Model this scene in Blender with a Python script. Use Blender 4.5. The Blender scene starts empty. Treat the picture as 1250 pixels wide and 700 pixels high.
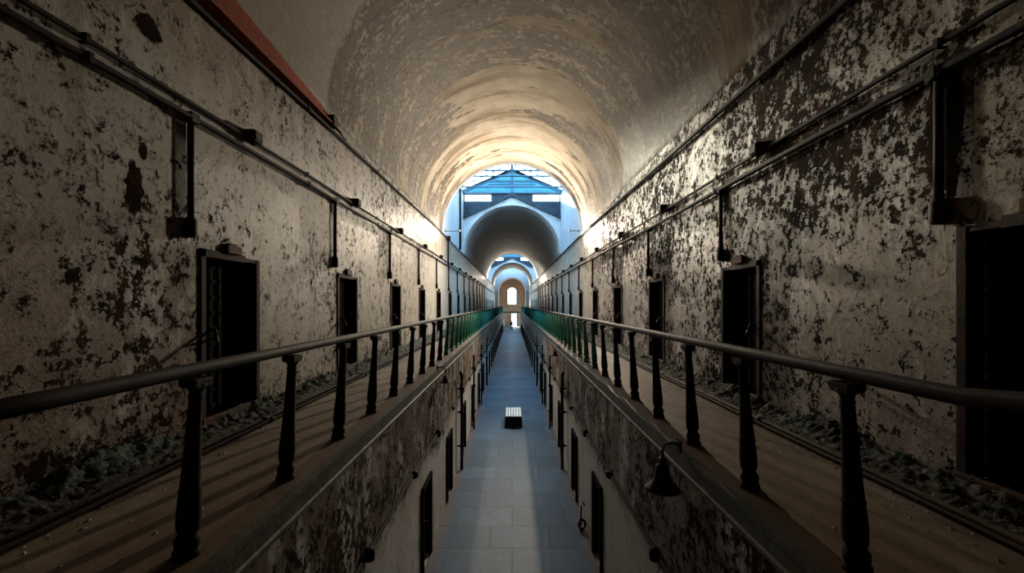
import bpy, math, random
from mathutils import Vector, noise as mnoise
random.seed(7)
PI = math.pi
C = bpy.context.scene.collection
E = 4.9            # eye height above the ground floor
G = 3.464          # gallery floor
F = 560.0          # focal length in pixels
XW = 3.5           # upper walls
XL = 1.62          # lower walls
SP = 8.5           # spring of the vault
R = 3.5
YB, YE = -10.0, 95.0
EAVE, RIDGE = 12.9, 14.68
GAPS = [(23.0, 33.0), (65.0, 78.0), (91.0, 95.0)]
VAULTS = [(-10.0, 23.0), (33.0, 65.0), (78.0, 91.0)]
ORD = ['', 'second', 'third', 'fourth', 'fifth', 'sixth', 'seventh', 'eighth', 'ninth', 'tenth', 'eleventh', 'twelfth',
       'thirteenth', 'fourteenth', 'fifteenth', 'sixteenth', 'seventeenth', 'eighteenth', 'nineteenth', 'twentieth',
       'twenty-first', 'twenty-second', 'twenty-third', 'twenty-fourth', 'twenty-fifth', 'twenty-sixth',
       'twenty-seventh', 'twenty-eighth', 'twenty-ninth']
ORD[0] = 'first'

# ------------------------------------------------------------------ mesh builder
class MB:
    def __init__(s):
        s.v = []; s.f = []; s.sm = []
    def add(s, vs, fs, smooth=False):
        o = len(s.v); s.v += [tuple(p) for p in vs]
        for f in fs:
            s.f.append([i + o for i in f]); s.sm.append(smooth)
        return s
    def box(s, a, b):
        x0, y0, z0 = a; x1, y1, z1 = b
        x0, x1 = min(x0, x1), max(x0, x1); y0, y1 = min(y0, y1), max(y0, y1); z0, z1 = min(z0, z1), max(z0, z1)
        return s.add([(x0,y0,z0),(x1,y0,z0),(x1,y1,z0),(x0,y1,z0),(x0,y0,z1),(x1,y0,z1),(x1,y1,z1),(x0,y1,z1)],
                     [(0,3,2,1),(4,5,6,7),(0,1,5,4),(1,2,6,5),(2,3,7,6),(3,0,4,7)])
    def lathe(s, prof, n=16, c=(0,0,0)):
        vs = []; fs = []
        for r, z in prof:
            for i in range(n):
                a = 2*PI*i/n
                vs.append((c[0]+r*math.cos(a), c[1]+r*math.sin(a), c[2]+z))
        m = len(prof)
        for j in range(m-1):
            for i in range(n):
                fs.append((j*n+i, j*n+(i+1) % n, (j+1)*n+(i+1) % n, (j+1)*n+i))
        fs.append(tuple(range(n))[::-1]); fs.append(tuple(range((m-1)*n, m*n)))
        return s.add(vs, fs, True)
    def sweep(s, pts, sec, smooth=True):
        """sec: list of (u, v) offsets; u sideways, v up-ish"""
        pts = [Vector(p) for p in pts]; n = len(sec); vs = []; fs = []
        for i, p in enumerate(pts):
            d = (pts[min(i+1, len(pts)-1)] - pts[max(i-1, 0)]).normalized()
            up = Vector((0,0,1)) if abs(d.z) < .9 else Vector((1,0,0))
            sd = d.cross(up).normalized(); uu = sd.cross(d).normalized()
            for (u, v) in sec: vs.append(p + sd*u + uu*v)
        for j in range(len(pts)-1):
            for i in range(n):
                fs.append((j*n+i, j*n+(i+1) % n, (j+1)*n+(i+1) % n, (j+1)*n+i))
        fs.append(tuple(range(n))[::-1]); fs.append(tuple(range((len(pts)-1)*n, len(pts)*n)))
        return s.add(vs, fs, smooth)
    def tube(s, pts, r, n=10):
        return s.sweep(pts, [(r*math.cos(2*PI*i/n), r*math.sin(2*PI*i/n)) for i in range(n)])
    def prism(s, poly, axis, a, b):
        """poly of 2-D points extruded along axis from a to b"""
        n = len(poly)
        def P(p, t):
            return (t, p[0], p[1]) if axis == 'x' else (p[0], t, p[1]) if axis == 'y' else (p[0], p[1], t)
        vs = [P(p, a) for p in poly] + [P(p, b) for p in poly]
        fs = [tuple(range(n))[::-1], tuple(range(n, 2*n))] + [(i, (i+1) % n, (i+1) % n+n, i+n) for i in range(n)]
        return s.add(vs, fs)
    def build(s, name, mat, parent=None, bevel=0, recalc=True):
        me = bpy.data.meshes.new(name)
        me.from_pydata(s.v, [], s.f)
        me.polygons.foreach_set('use_smooth', s.sm)
        me.materials.append(mat); me.update()
        if recalc:
            import bmesh
            bm = bmesh.new(); bm.from_mesh(me); bmesh.ops.recalc_face_normals(bm, faces=bm.faces); bm.to_mesh(me); bm.free()
        o = bpy.data.objects.new(name, me); C.objects.link(o)
        if parent: o.parent = parent
        if bevel:
            m = o.modifiers.new('Bevel', 'BEVEL'); m.width = bevel; m.segments = 2; m.limit_method = 'ANGLE'
        return o

def tag(o, label, cat, group=None, kind=None):
    o['label'] = label; o['category'] = cat
    if group: o['group'] = group
    if kind: o['kind'] = kind
    return o
def thing(name, label, cat, loc=(0,0,0), group=None, kind=None):
    o = bpy.data.objects.new(name, None); C.objects.link(o); o.location = loc
    o.empty_display_size = .1
    return tag(o, label, cat, group, kind)
def copy_thing(o, name=None):
    c = o.copy(); C.objects.link(c)
    if name: c.name = name
    for ch in list(o.children):
        d = ch.copy(); C.objects.link(d); d.parent = c
        for g in list(ch.children):
            e = g.copy(); C.objects.link(e); e.parent = d
    return c

# ------------------------------------------------------------------ materials
class NT:
    def __init__(s, name):
        s.m = bpy.data.materials.new(name); s.m.use_nodes = True
        s.t = s.m.node_tree; s.t.nodes.clear()
        s.out = s.t.nodes.new('ShaderNodeOutputMaterial')
        s.tc = s.t.nodes.new('ShaderNodeTexCoord')
        s.co = s.tc.outputs['Object']
        s.sep = None
    def put(s, inp, v):
        if isinstance(v, bpy.types.NodeSocket): s.t.links.new(v, inp)
        elif isinstance(v, (tuple, list)) and len(v) == 3 and inp.type == 'RGBA': inp.default_value = (*v, 1)
        else: inp.default_value = v
    def xyz(s):
        if not s.sep:
            s.sep = s.t.nodes.new('ShaderNodeSeparateXYZ'); s.t.links.new(s.co, s.sep.inputs[0])
        return s.sep.outputs
    def scale(s, v, vec=None):
        n = s.t.nodes.new('ShaderNodeVectorMath'); n.operation = 'MULTIPLY'
        s.t.links.new(vec or s.co, n.inputs[0]); n.inputs[1].default_value = v
        return n.outputs[0]
    def noise(s, sc, det=4, rough=.55, vec=None, dist=0):
        n = s.t.nodes.new('ShaderNodeTexNoise'); s.t.links.new(vec or s.co, n.inputs['Vector'])
        n.inputs['Scale'].default_value = sc; n.inputs['Detail'].default_value = det
        n.inputs['Roughness'].default_value = rough; n.inputs['Distortion'].default_value = dist
        return n.outputs['Fac']
    def voro(s, sc, vec=None, out='Distance', feat='F1'):
        n = s.t.nodes.new('ShaderNodeTexVoronoi'); n.feature = feat; s.t.links.new(vec or s.co, n.inputs['Vector'])
        n.inputs['Scale'].default_value = sc
        return n.outputs[out]
    def math(s, op, a, b=0.0, c=None, clamp=False):
        n = s.t.nodes.new('ShaderNodeMath'); n.operation = op; n.use_clamp = clamp
        s.put(n.inputs[0], a); s.put(n.inputs[1], b)
        if c is not None: s.put(n.inputs[2], c)
        return n.outputs[0]
    def step(s, v, a, b, lo=0.0, hi=1.0):
        n = s.t.nodes.new('ShaderNodeMapRange'); n.interpolation_type = 'SMOOTHSTEP'
        s.put(n.inputs['Value'], v); n.inputs['From Min'].default_value = a; n.inputs['From Max'].default_value = b
        n.inputs['To Min'].default_value = lo; n.inputs['To Max'].default_value = hi
        return n.outputs[0]
    def mix(s, f, a, b, mode='MIX'):
        n = s.t.nodes.new('ShaderNodeMix'); n.data_type = 'RGBA'; n.blend_type = mode
        s.put(n.inputs['Factor'], f); s.put(n.inputs['A'] if False else n.inputs[6], a); s.put(n.inputs[7], b)
        return n.outputs[2]
    def ellipse(s, axes, c, r, wob=None):
        """1 inside an ellipse over two coordinates, soft-edged"""
        x = s.xyz(); i = {'x':0,'y':1,'z':2}
        a = s.math('DIVIDE', s.math('SUBTRACT', x[i[axes[0]]], c[0]), r[0])
        b = s.math('DIVIDE', s.math('SUBTRACT', x[i[axes[1]]], c[1]), r[1])
        d = s.math('SQRT', s.math('ADD', s.math('MULTIPLY', a, a), s.math('MULTIPLY', b, b)))
        if wob is not None: d = s.math('ADD', d, wob)
        return s.step(d, 1.05, .92)
    def bump(s, h, dist=.02, strength=1.0, nrm=None):
        n = s.t.nodes.new('ShaderNodeBump'); n.inputs['Distance'].default_value = dist; n.inputs['Strength'].default_value = strength
        s.t.links.new(h, n.inputs['Height'])
        if nrm: s.t.links.new(nrm, n.inputs['Normal'])
        return n.outputs[0]
    def done(s, col, rough=.6, nrm=None, metal=0.0, spec=.5):
        b = s.t.nodes.new('ShaderNodeBsdfPrincipled')
        s.put(b.inputs['Base Color'], col); s.put(b.inputs['Roughness'], rough); s.put(b.inputs['Metallic'], metal)
        s.put(b.inputs['Specular IOR Level'], spec)
        if nrm: s.t.links.new(nrm, b.inputs['Normal'])
        s.t.links.new(b.outputs[0], s.out.inputs['Surface'])
        return s.m

def peeling(name, paint, paint2, under, rust, bias, patches=(), stain=None, gloss=.48):
    """flaking paint over dark masonry. bias(n) -> socket added to the peel level"""
    n = NT(name)
    big = n.noise(.42, 4, .6)
    mid = n.noise(2.9, 6, .66, dist=.25)
    fine = n.noise(11, 8, .74, dist=.15)
    tiny = n.noise(38, 4, .7)
    lvl = n.math('ADD', n.math('MULTIPLY', big, .42), n.math('ADD', n.math('MULTIPLY', mid, .50), n.math('MULTIPLY', fine, 1.08)))   # mean 1.0
    lvl = n.math('ADD', lvl, bias(n))
    mask = n.step(lvl, 1.035, 1.075)
    # small flakes scattered everywhere
    fl = n.math('ADD', n.math('MULTIPLY', n.noise(24, 5, .72, dist=.1), 1.0), n.math('MULTIPLY', mid, .5))
    fl = n.math('ADD', fl, n.math('MULTIPLY', bias(n), .5))
    mask = n.math('MAXIMUM', mask, n.step(fl, .865, .90))
    wob = n.math('MULTIPLY', n.math('SUBTRACT', n.noise(6, 5, .6), .5), 1.6)
    for ax, c, r in patches:
        mask = n.math('MAXIMUM', mask, n.ellipse(ax, c, r, wob))
    streak = n.noise(1.0, 6, .65, n.scale((1.5, 2.6, .28)))
    pcol = n.mix(n.step(big, .35, .65), paint, paint2)
    pcol = n.mix(n.step(streak, .52, .72, 0, .75), pcol, tuple(c*f for c, f in zip(paint, (.55, .47, .36))))
    pcol = n.mix(n.step(n.noise(4.2, 8, .75), .53, .66, 0, .55), pcol, tuple(c*f for c, f in zip(paint, (.5, .45, .38))))
    if stain:
        rs = n.math('MULTIPLY', stain(n), n.step(n.noise(1.7, 6, .65, n.scale((1, 1.3, .55))), .37, .51))
        pcol = n.mix(n.math('MULTIPLY', rs, .93), pcol, n.mix(n.step(fine, .4, .6), (.085,.042,.012), (.21,.13,.052)))
    ucol = n.mix(n.step(n.noise(3.1, 6, .7), .42, .62), under, rust)
    ucol = n.mix(n.step(tiny, .4, .7, 0, .6), ucol, tuple(c*.35 for c in under))
    col = n.mix(mask, pcol, ucol)
    curl = n.step(lvl, .985, 1.04)                                   # edges lift before they fall
    h = n.math('SUBTRACT', n.math('ADD', n.math('MULTIPLY', curl, .9), n.math('MULTIPLY', fine, .9)), n.math('MULTIPLY', mask, 2.2))
    h = n.math('ADD', h, n.math('MULTIPLY', tiny, .35))
    rough = n.math('ADD', n.math('MULTIPLY', mask, .45), gloss)
    return n.done(col, rough, n.bump(h, .024, 1.0), spec=n.math('SUBTRACT', .2, n.math('MULTIPLY', mask, .17)))

def bias_left(n):
    x = n.xyz()
    y = n.step(x[1], 14, 26, 0, -.16)
    near = n.math('MULTIPLY', n.step(x[1], 6.2, 3.0, 0, 1), n.step(x[2], 6.0, 4.4, 0, .075))
    top = n.step(x[2], 7.0, 8.0, 0, .035)
    low = n.step(x[2], 4.3, 3.6, 0, .06)
    return n.math('ADD', n.math('ADD', n.math('ADD', y, near), n.math('ADD', top, low)), -.05)
def bias_right(n):
    x = n.xyz()
    y = n.step(x[1], 15, 26, 0, -.17)
    up = n.math('MULTIPLY', n.step(x[2], 5.2, 6.3, .02, .055), n.step(x[1], 1.5, 4.0, .4, 1))
    low = n.step(x[2], 4.4, 3.7, 0, .05)
    return n.math('ADD', n.math('ADD', y, up), n.math('ADD', low, .0))
def bias_low(n):
    x = n.xyz()
    wob = n.math('MULTIPLY', n.math('SUBTRACT', n.noise(.8, 3, .6), .5), 1.2)
    z = n.step(n.math('ADD', x[2], wob), 1.6, 2.25, -.17, .02)
    y = n.step(x[1], 12, 24, 0, -.08)
    return n.math('ADD', z, y)

M = {}
M['left'] = peeling('flaking grey paint', (.33,.30,.25), (.40,.385,.35), (.014,.007,.004), (.06,.027,.008), bias_left,
    patches=[('yz', (4.25, 5.98), (.10, .24)), ('yz', (4.42, 7.55), (.13, .13)), ('yz', (4.35, 6.34), (.05, .08))],
    stain=lambda n: n.math('ADD', n.math('MULTIPLY', n.step(n.xyz()[1], 8.0, 4.6), n.step(n.xyz()[2], 6.3, 5.0)), n.math('MULTIPLY', n.step(n.xyz()[2], 7.0, 7.8), .55), clamp=True))
M['right'] = peeling('flaking white paint', (.37,.325,.26), (.43,.40,.35), (.011,.007,.005), (.05,.024,.009), bias_right,
    patches=[('yz', (3.72, 6.3), (.16, .62))],
    stain=lambda n: n.step(n.xyz()[1], 14, 6, .35, .75))
M['low'] = peeling('flaking lower wall', (.52,.50,.46), (.64,.64,.63), (.022,.014,.008), (.075,.042,.018), bias_low,
    stain=lambda n: n.step(n.xyz()[2], 1.7, 2.4, .15, 1))
M['gapwall'] = peeling('whitewashed plaster', (.38,.42,.46), (.47,.50,.54), (.10,.11,.12), (.13,.11,.09), lambda n: n.math('ADD', n.step(n.xyz()[2], 9, 12.5, 0, .03), -.17))

def vault_mat():
    n = NT('stained vault plaster'); x = n.xyz()
    warp = n.noise(.25, 3, .5)
    v = n.scale((.20, .95, .20))
    a = n.noise(.42, 6, .55, v, .9)
    b = n.noise(1.4, 7, .7, v, .6)
    fine = n.noise(7.5, 8, .75)
    tiny = n.noise(34, 4, .7)
    # plaster survives best round the crown, peels to the springing
    crown = n.step(n.math('ABSOLUTE', x[0]), 1.0, 3.2, -.035, .09)
    near = n.step(x[1], 14.0, 9.5, 0, .075)
    lvl = n.math('ADD', n.math('ADD', n.math('MULTIPLY', a, .9), n.math('MULTIPLY', b, .35)), n.math('ADD', crown, near))
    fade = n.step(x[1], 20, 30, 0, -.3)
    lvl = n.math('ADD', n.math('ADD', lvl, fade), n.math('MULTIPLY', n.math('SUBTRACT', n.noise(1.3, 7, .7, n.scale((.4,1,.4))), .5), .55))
    worn = n.step(lvl, .612, .655)
    spk = n.math('ADD', n.math('MULTIPLY', fine, .8), n.math('MULTIPLY', b, .4))
    bare = n.math('MULTIPLY', worn, n.step(spk, .56, .62))
    # the repaired smooth patch over the near springing line
    fresh = n.math('MULTIPLY', n.step(n.math('ADD', x[1], n.math('MULTIPLY', warp, .5)), 9.05, 8.85), n.step(x[0], -2.3, -2.5))
    col = n.mix(n.step(n.noise(1.1, 4, .6), .4, .6), (.42,.375,.315), (.34,.30,.245))
    col = n.mix(n.step(a, .36, .3, 0, .6), col, (.54,.50,.44))
    col = n.mix(n.math('MULTIPLY', worn, .88), col, n.mix(n.step(n.noise(2.3, 10, .74, n.scale((.4,1,.4))), .46, .545), (.062,.043,.026), (.30,.25,.185)))
    col = n.mix(bare, col, (.04,.03,.02))
    col = n.mix(n.step(n.noise(.8, 6, .7, n.scale((.25, 1.6, .25))), .48, .66, 0, .7), col, (.14,.10,.062))
    col = n.mix(fresh, col, (.30,.28,.24))
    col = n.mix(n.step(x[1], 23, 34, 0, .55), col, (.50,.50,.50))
    h = n.math('SUBTRACT', n.math('ADD', n.math('MULTIPLY', fine, .8), n.math('MULTIPLY', tiny, .25)), n.math('MULTIPLY', bare, 1.2))
    h = n.math('MULTIPLY', h, n.math('SUBTRACT', n.math('ADD', n.math('MULTIPLY', worn, .85), .15), n.math('MULTIPLY', fresh, .12)))
    return n.done(col, n.math('SUBTRACT', .85, n.math('MULTIPLY', worn, .22)), n.bump(h, .012, .8), spec=n.math('ADD', .04, n.math('MULTIPLY', worn, .10)))
M['vault'] = vault_mat()

def floor_mat():
    n = NT('worn slate paving')
    br = n.t.nodes.new('ShaderNodeTexBrick')
    n.t.links.new(n.scale((1, 1, 0)), br.inputs['Vector'])
    br.offset = .37; br.squash = 1.5; br.squash_frequency = 3; br.offset_frequency = 2
    br.inputs['Color1'].default_value = (0,0,0,1); br.inputs['Color2'].default_value = (1,1,1,1)
    br.inputs['Mortar'].default_value = (.5,.5,.5,1)
    br.inputs['Scale'].default_value = 1; br.inputs['Mortar Size'].default_value = .014; br.inputs['Mortar Smooth'].default_value = .3
    br.inputs['Brick Width'].default_value = 1.25; br.inputs['Row Height'].default_value = .92
    a = n.noise(1.7, 6, .65); f = n.noise(11, 6, .7)
    col = n.mix(br.outputs['Color'], (.012,.036,.066), (.052,.104,.158))
    col = n.mix(n.step(a, .4, .65, 0, .6), col, (.035,.055,.075))
    col = n.mix(n.step(f, .5, .7, 0, .4), col, (.09,.14,.18))
    edge = n.math('ABSOLUTE', n.xyz()[0])
    col = n.mix(n.math('MULTIPLY', n.step(n.math('ADD', edge, n.math('MULTIPLY', f, .3)), 1.45, 1.75), .6), col, (.16,.09,.06))
    col = n.mix(br.outputs['Fac'], col, (.05,.05,.05))
    h = n.math('SUBTRACT', n.math('ADD', n.math('MULTIPLY', f, .5), n.math('MULTIPLY', a, .8)), n.math('MULTIPLY', br.outputs['Fac'], 1.4))
    return n.done(col, n.math('ADD', n.math('MULTIPLY', f, .35), .42), n.bump(h, .02, .8), spec=.35)
M['floor'] = floor_mat()

def gallery_mat():
    n = NT('dirty walkway concrete'); x = n.xyz()
    a = n.noise(1.6, 7, .68, n.scale((1.6, .55, 1))); f = n.noise(10, 8, .75); b = n.noise(.6, 4)
    ax = n.math('ABSOLUTE', x[0])
    col = n.mix(n.step(a, .38, .64), (.15,.108,.068), (.25,.205,.155))
    col = n.mix(n.step(f, .52, .7, 0, .6), col, (.055,.038,.025))
    col = n.mix(n.step(ax, 2.9, 2.0, 0, .55), col, (.12,.066,.03))
    col = n.mix(n.step(n.noise(26, 3, .7), .68, .72), col, (.4,.38,.34))
    h = n.math('ADD', n.math('MULTIPLY', a, 1), n.math('MULTIPLY', f, .6))
    return n.done(col, n.math('ADD', n.math('MULTIPLY', f, .3), .5), n.bump(h, .014, .7), spec=.2)
M['gallery'] = gallery_mat()

def simple(name, c1, c2, sc=6, rough=.6, metal=0.0, bd=.004, spec=.2, third=None, stretch=(1,1,1)):
    n = NT(name)
    v = n.scale(stretch)
    a = n.noise(sc, 6, .65, v); f = n.noise(sc*5, 5, .7, v)
    col = n.mix(n.step(a, .38, .62), c1, c2)
    if third: col = n.mix(n.step(f, .55, .66), col, third)
    return n.done(col, n.math('ADD', n.math('MULTIPLY', f, .25), rough-.12), n.bump(n.math('ADD', a, f), bd, .8), metal, spec)
M['lip'] = simple('mossy channel edge', (.06,.068,.05), (.11,.115,.085), 3, .55, 0, .012, third=(.07,.065,.045))
M['iron'] = simple('dark painted iron', (.009,.007,.006), (.018,.012,.009), 7, .7, 0, .004, spec=.15, third=(.05,.026,.012))
M['rail'] = simple('worn brown handrail', (.013,.008,.006), (.026,.015,.010), 4, .66, 0, .003, spec=.15, third=(.03,.018,.012), stretch=(1,.25,1))
M['door'] = simple('blackened door iron', (.003,.0028,.0025), (.005,.004,.003), 5, .85, 0, .003, spec=.05, third=(.010,.006,.004))
M['doorframe'] = simple('rust brown door frame', (.016,.007,.005), (.028,.011,.007), 6, .75, 0, .006, spec=.15, third=(.008,.006,.005))
M['rivet'] = simple('rubbed rivet heads', (.22,.20,.17), (.30,.28,.25), 20, .45, .3, .001)
M['rustframe'] = simple('red rusted frame', (.06,.022,.014), (.10,.036,.02), 8, .75, 0, .006, third=(.03,.014,.01))
M['pipe'] = simple('dark conduit', (.008,.006,.005), (.018,.013,.010), 5, .75, 0, .004, spec=.15, third=(.045,.03,.02), stretch=(1,.4,1))
M['rustpipe'] = simple('rusty floor conduit', (.05,.034,.022), (.09,.062,.04), 6, .75, 0, .004, spec=.15, third=(.02,.014,.01), stretch=(1,.4,1))
M['green'] = simple('green railing paint', (.018,.14,.10), (.035,.20,.145), 5, .5, 0, .003, third=(.02,.10,.08))
M['redrust'] = simple('flaking red lead steel', (.36,.06,.018), (.22,.045,.018), 3, .7, 0, .006, third=(.07,.025,.015), stretch=(1,.6,1))
M['bluewood'] = simple('blue painted boards', (.05,.22,.33), (.035,.16,.26), 2.5, .6, 0, .004, third=(.06,.25,.36), stretch=(.5,1,3))
M['steelblue'] = simple('blue grey steel', (.03,.07,.10), (.05,.10,.14), 4, .5, .1, .003)
M['darkboard'] = simple('weathered dark boards', (.012,.018,.028), (.03,.045,.06), 3, .8, 0, .006, third=(.11,.14,.17), stretch=(2.5,1,.6))
M['pediment'] = simple('white gable plaster', (.50,.53,.55), (.42,.45,.47), 2, .6, 0, .004)
M['bench_slat'] = simple('pale bench slats', (.62,.66,.68), (.5,.54,.57), 6, .3, 0, .002, third=(.38,.42,.46), stretch=(3,.3,1))
M['bench_dark'] = simple('black bench side', (.008,.008,.009), (.014,.014,.014), 6, .6, 0, .002)
M['tan'] = simple('tan end wall', (.60,.43,.29), (.48,.33,.21), 2.2, .7, 0, .01, third=(.62,.5,.38))
M['cloth'] = simple('dark maroon coat', (.03,.012,.014), (.022,.012,.014), 12, .85, 0, .002)
M['trouser'] = simple('dark trousers', (.012,.012,.016), (.018,.017,.02), 12, .85, 0, .002)
M['skin'] = simple('skin', (.45,.26,.18), (.42,.24,.17), 8, .5, 0, .001)
M['hair'] = simple('dark hair', (.02,.014,.01), (.03,.02,.014), 30, .5, 0, .002)
M['sill'] = simple('rotten door sill', (.06,.032,.018), (.10,.05,.025), 6, .8, 0, .008, third=(.03,.018,.012), stretch=(1,1,1))

def debris_mat():
    n = NT('dirt and moss')
    a = n.noise(2.6, 6, .65); f = n.noise(14, 6, .75)
    col = n.mix(n.step(f, .4, .62), (.014,.010,.007), (.06,.045,.03))
    x = n.xyz()
    mossy = n.math('MULTIPLY', n.step(a, .42, .56), n.step(x[2], 3.48, 3.56))
    col = n.mix(n.math('MULTIPLY', mossy, .85), col, n.mix(n.step(f, .42, .6), (.006,.026,.016), (.022,.085,.05)))
    col = n.mix(n.step(n.noise(30, 3, .7), .67, .71), col, (.32,.30,.26))
    return n.done(col, .85, n.bump(n.math('ADD', a, f), .03, 1.0))
M['debris'] = debris_mat()
n_ = NT('plaster chips'); M['chip'] = n_.done(n_.mix(n_.step(n_.noise(9, 3), .4, .6), (.42,.40,.35), (.22,.19,.15)), .7)

def glass_mat():
    n = NT('dusty skylight glass')
    t = n.t.nodes.new('ShaderNodeBsdfTransparent'); t.inputs[0].default_value = (.93,.97,.98,1)
    g = n.t.nodes.new('ShaderNodeBsdfGlossy'); g.inputs['Roughness'].default_value = .15
    d = n.t.nodes.new('ShaderNodeBsdfTranslucent'); d.inputs[0].default_value = (.8,.88,.9,1)
    m = n.t.nodes.new('ShaderNodeMixShader'); m.inputs[0].default_value = .06
    m2 = n.t.nodes.new('ShaderNodeMixShader'); n.put(m2.inputs[0], n.step(n.noise(1.3, 5, .65), .4, .7, .05, .3))
    n.t.links.new(t.outputs[0], m.inputs[1]); n.t.links.new(g.outputs[0], m.inputs[2])
    n.t.links.new(m.outputs[0], m2.inputs[1]); n.t.links.new(d.outputs[0], m2.inputs[2])
    n.t.links.new(m2.outputs[0], n.out.inputs['Surface'])
    return n.m
M['glass'] = glass_mat()

# ------------------------------------------------------------------ setting
def struct(name, mb, mat, label, cat, bevel=0):
    o = mb.build(name, mat, None, bevel); return tag(o, label, cat, kind='structure')

DW, DZ0, DZ1, DREC = 1.13, 3.60, 5.50, .2       # upper cell doors
left_doors = [5.735 + 4.03*k for k in range(0, 21)]
right_doors = [3.0 + 4.05*k for k in range(0, 22)]
GW, GH = .80, 1.55                              # ground floor doors
low_doors = [8.62, 11.75] + [15.3 + 3.4*k for k in range(0, 21)]

def wall_with_holes(side, x, back, z0, z1, holes, ya=YB, yb=YE):
    """holes: list of (y0, y1, z0, z1); solid between, backed by a slab"""
    m = MB(); xi, xo = side*x, side*(x+DREC+.04)
    y = ya
    for (h0, h1, a, b) in sorted(holes):
        m.box((xi, y, z0), (xo, h0, z1))
        if a > z0: m.box((xi, h0, z0), (xo, h1, a))
        m.box((xi, h0, b), (xo, h1, z1))
        y = h1
    m.box((xi, y, z0), (xo, yb, z1))
    m.box((xo, ya, z0), (side*(x+back), yb, z1))
    return m
struct('wall_left', wall_with_holes(-1, XW, .6, G-.1, SP, [(c-DW/2, c+DW/2, DZ0, DZ1) for c in left_doors]), M['left'],
       'long upper gallery wall on the left with flaking grey paint', 'wall')
struct('wall_right', wall_with_holes(1, XW, .6, G-.1, SP, [(c-DW/2, c+DW/2, DZ0, DZ1) for c in right_doors]), M['right'],
       'long upper gallery wall on the right with heavily flaking white paint', 'wall')
struct('wall_lower_left', wall_with_holes(-1, XL, .6, 0, G-.17, [(c-GW/2, c+GW/2, .02, GH) for c in low_doors]), M['low'],
       'ground floor corridor wall below the left gallery, brown above and white below', 'wall')
struct('wall_lower_right', wall_with_holes(1, XL, .6, 0, G-.17, [(c-GW/2, c+GW/2, .02, GH) for c in low_doors]), M['low'],
       'ground floor corridor wall below the right gallery, brown above and white below', 'wall')
struct('floor', MB().box((-2.3, YB, -.2), (2.3, YE, 0)), M['floor'], 'blue grey stone slab floor of the ground floor corridor', 'floor')
for s, nm in ((-1, 'left'), (1, 'right')):
    struct('floor_gallery_' + nm, MB().box((s*1.66, YB, G-.168), (s*(XW-.001), YE, G)), M['gallery'],
           'dirty brown walkway of the %s gallery' % nm, 'floor')
    lip = MB()
    lip.prism([(s*1.600, G-.17), (s*1.661, G-.17), (s*1.661, G+.012), (s*1.640, G+.030), (s*1.600, G+.030), (s*1.600, G-.02), (s*1.618, G-.04), (s*1.618, G-.13), (s*1.600, G-.14)], 'y', YB, YE)
    lip.box((s*1.661, YB, G+.0), (s*1.69, YE, G+.012))
    struct('trim_' + ('1' if s < 0 else '2'), lip, M['lip'], 'mossy iron channel edging the %s gallery floor' % nm, 'edge trim')

def vault(y0, y1, name, label):
    m = MB(); N = 48; ny = max(2, int((y1-y0)/2)); vs = []; fs = []
    for j in range(ny+1):
        y = y0+(y1-y0)*j/ny
        for i in range(N+1):
            a = PI*i/N
            vs.append((-R*math.cos(a), y, SP+R*math.sin(a)))
    k = len(vs)
    for j in range(ny+1):
        y = y0+(y1-y0)*j/ny
        for i in range(N+1):
            a = PI*i/N
            vs.append((-(R+.35)*math.cos(a), y, SP+(R+.35)*math.sin(a)))
    for j in range(ny):
        for i in range(N):
            p = j*(N+1)+i
            fs.append((p, p+1, p+N+2, p+N+1)); fs.append((p+k, p+N+1+k, p+N+2+k, p+1+k))
    for j in range(ny):
        for i in (0, N):
            p = j*(N+1)+i; fs.append((p, p+N+1, p+N+1+k, p+k))
    for j in (0, ny):
        for i in range(N):
            p = j*(N+1)+i; fs.append((p, p+1, p+1+k, p+k))
    m.add(vs, fs, True)
    return struct(name, m, M['vault'], label, 'vaulted ceiling')
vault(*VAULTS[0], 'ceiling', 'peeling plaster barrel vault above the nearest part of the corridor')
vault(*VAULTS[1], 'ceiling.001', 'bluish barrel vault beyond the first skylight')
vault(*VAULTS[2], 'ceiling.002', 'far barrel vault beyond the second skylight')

def arch_wall(y0, y1, top, name, mat, label, half=3.5, zc=SP, rad=R, xmax=4.1, cat='wall'):
    """wall across the corridor with the vault's arch cut out; top(x) is its upper outline"""
    m = MB(); xs = [-xmax] + [-rad*math.cos(PI*i/40) for i in range(41)] + [xmax]
    lo = [zc]*1 + [zc+rad*math.sin(PI*i/40) for i in range(41)] + [zc]
    vs = []; fs = []
    for x, z in zip(xs, lo):
        vs += [(x, y0, z), (x, y1, z), (x, y0, top(x)), (x, y1, top(x))]
    for i in range(len(xs)-1):
        a, b = 4*i, 4*i+4
        fs += [(a, b, b+2, a+2), (a+1, a+3, b+3, b+1), (a, a+1, b+1, b), (a+2, b+2, b+3, a+3)]
    e = 4*(len(xs)-1); fs += [(0, 2, 3, 1), (e, e+1, e+3, e+2)]
    m.add(vs, fs)
    return struct(name, m, mat, label, cat)

roofz = lambda x: RIDGE - (RIDGE-EAVE)*abs(x)/3.95
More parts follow.
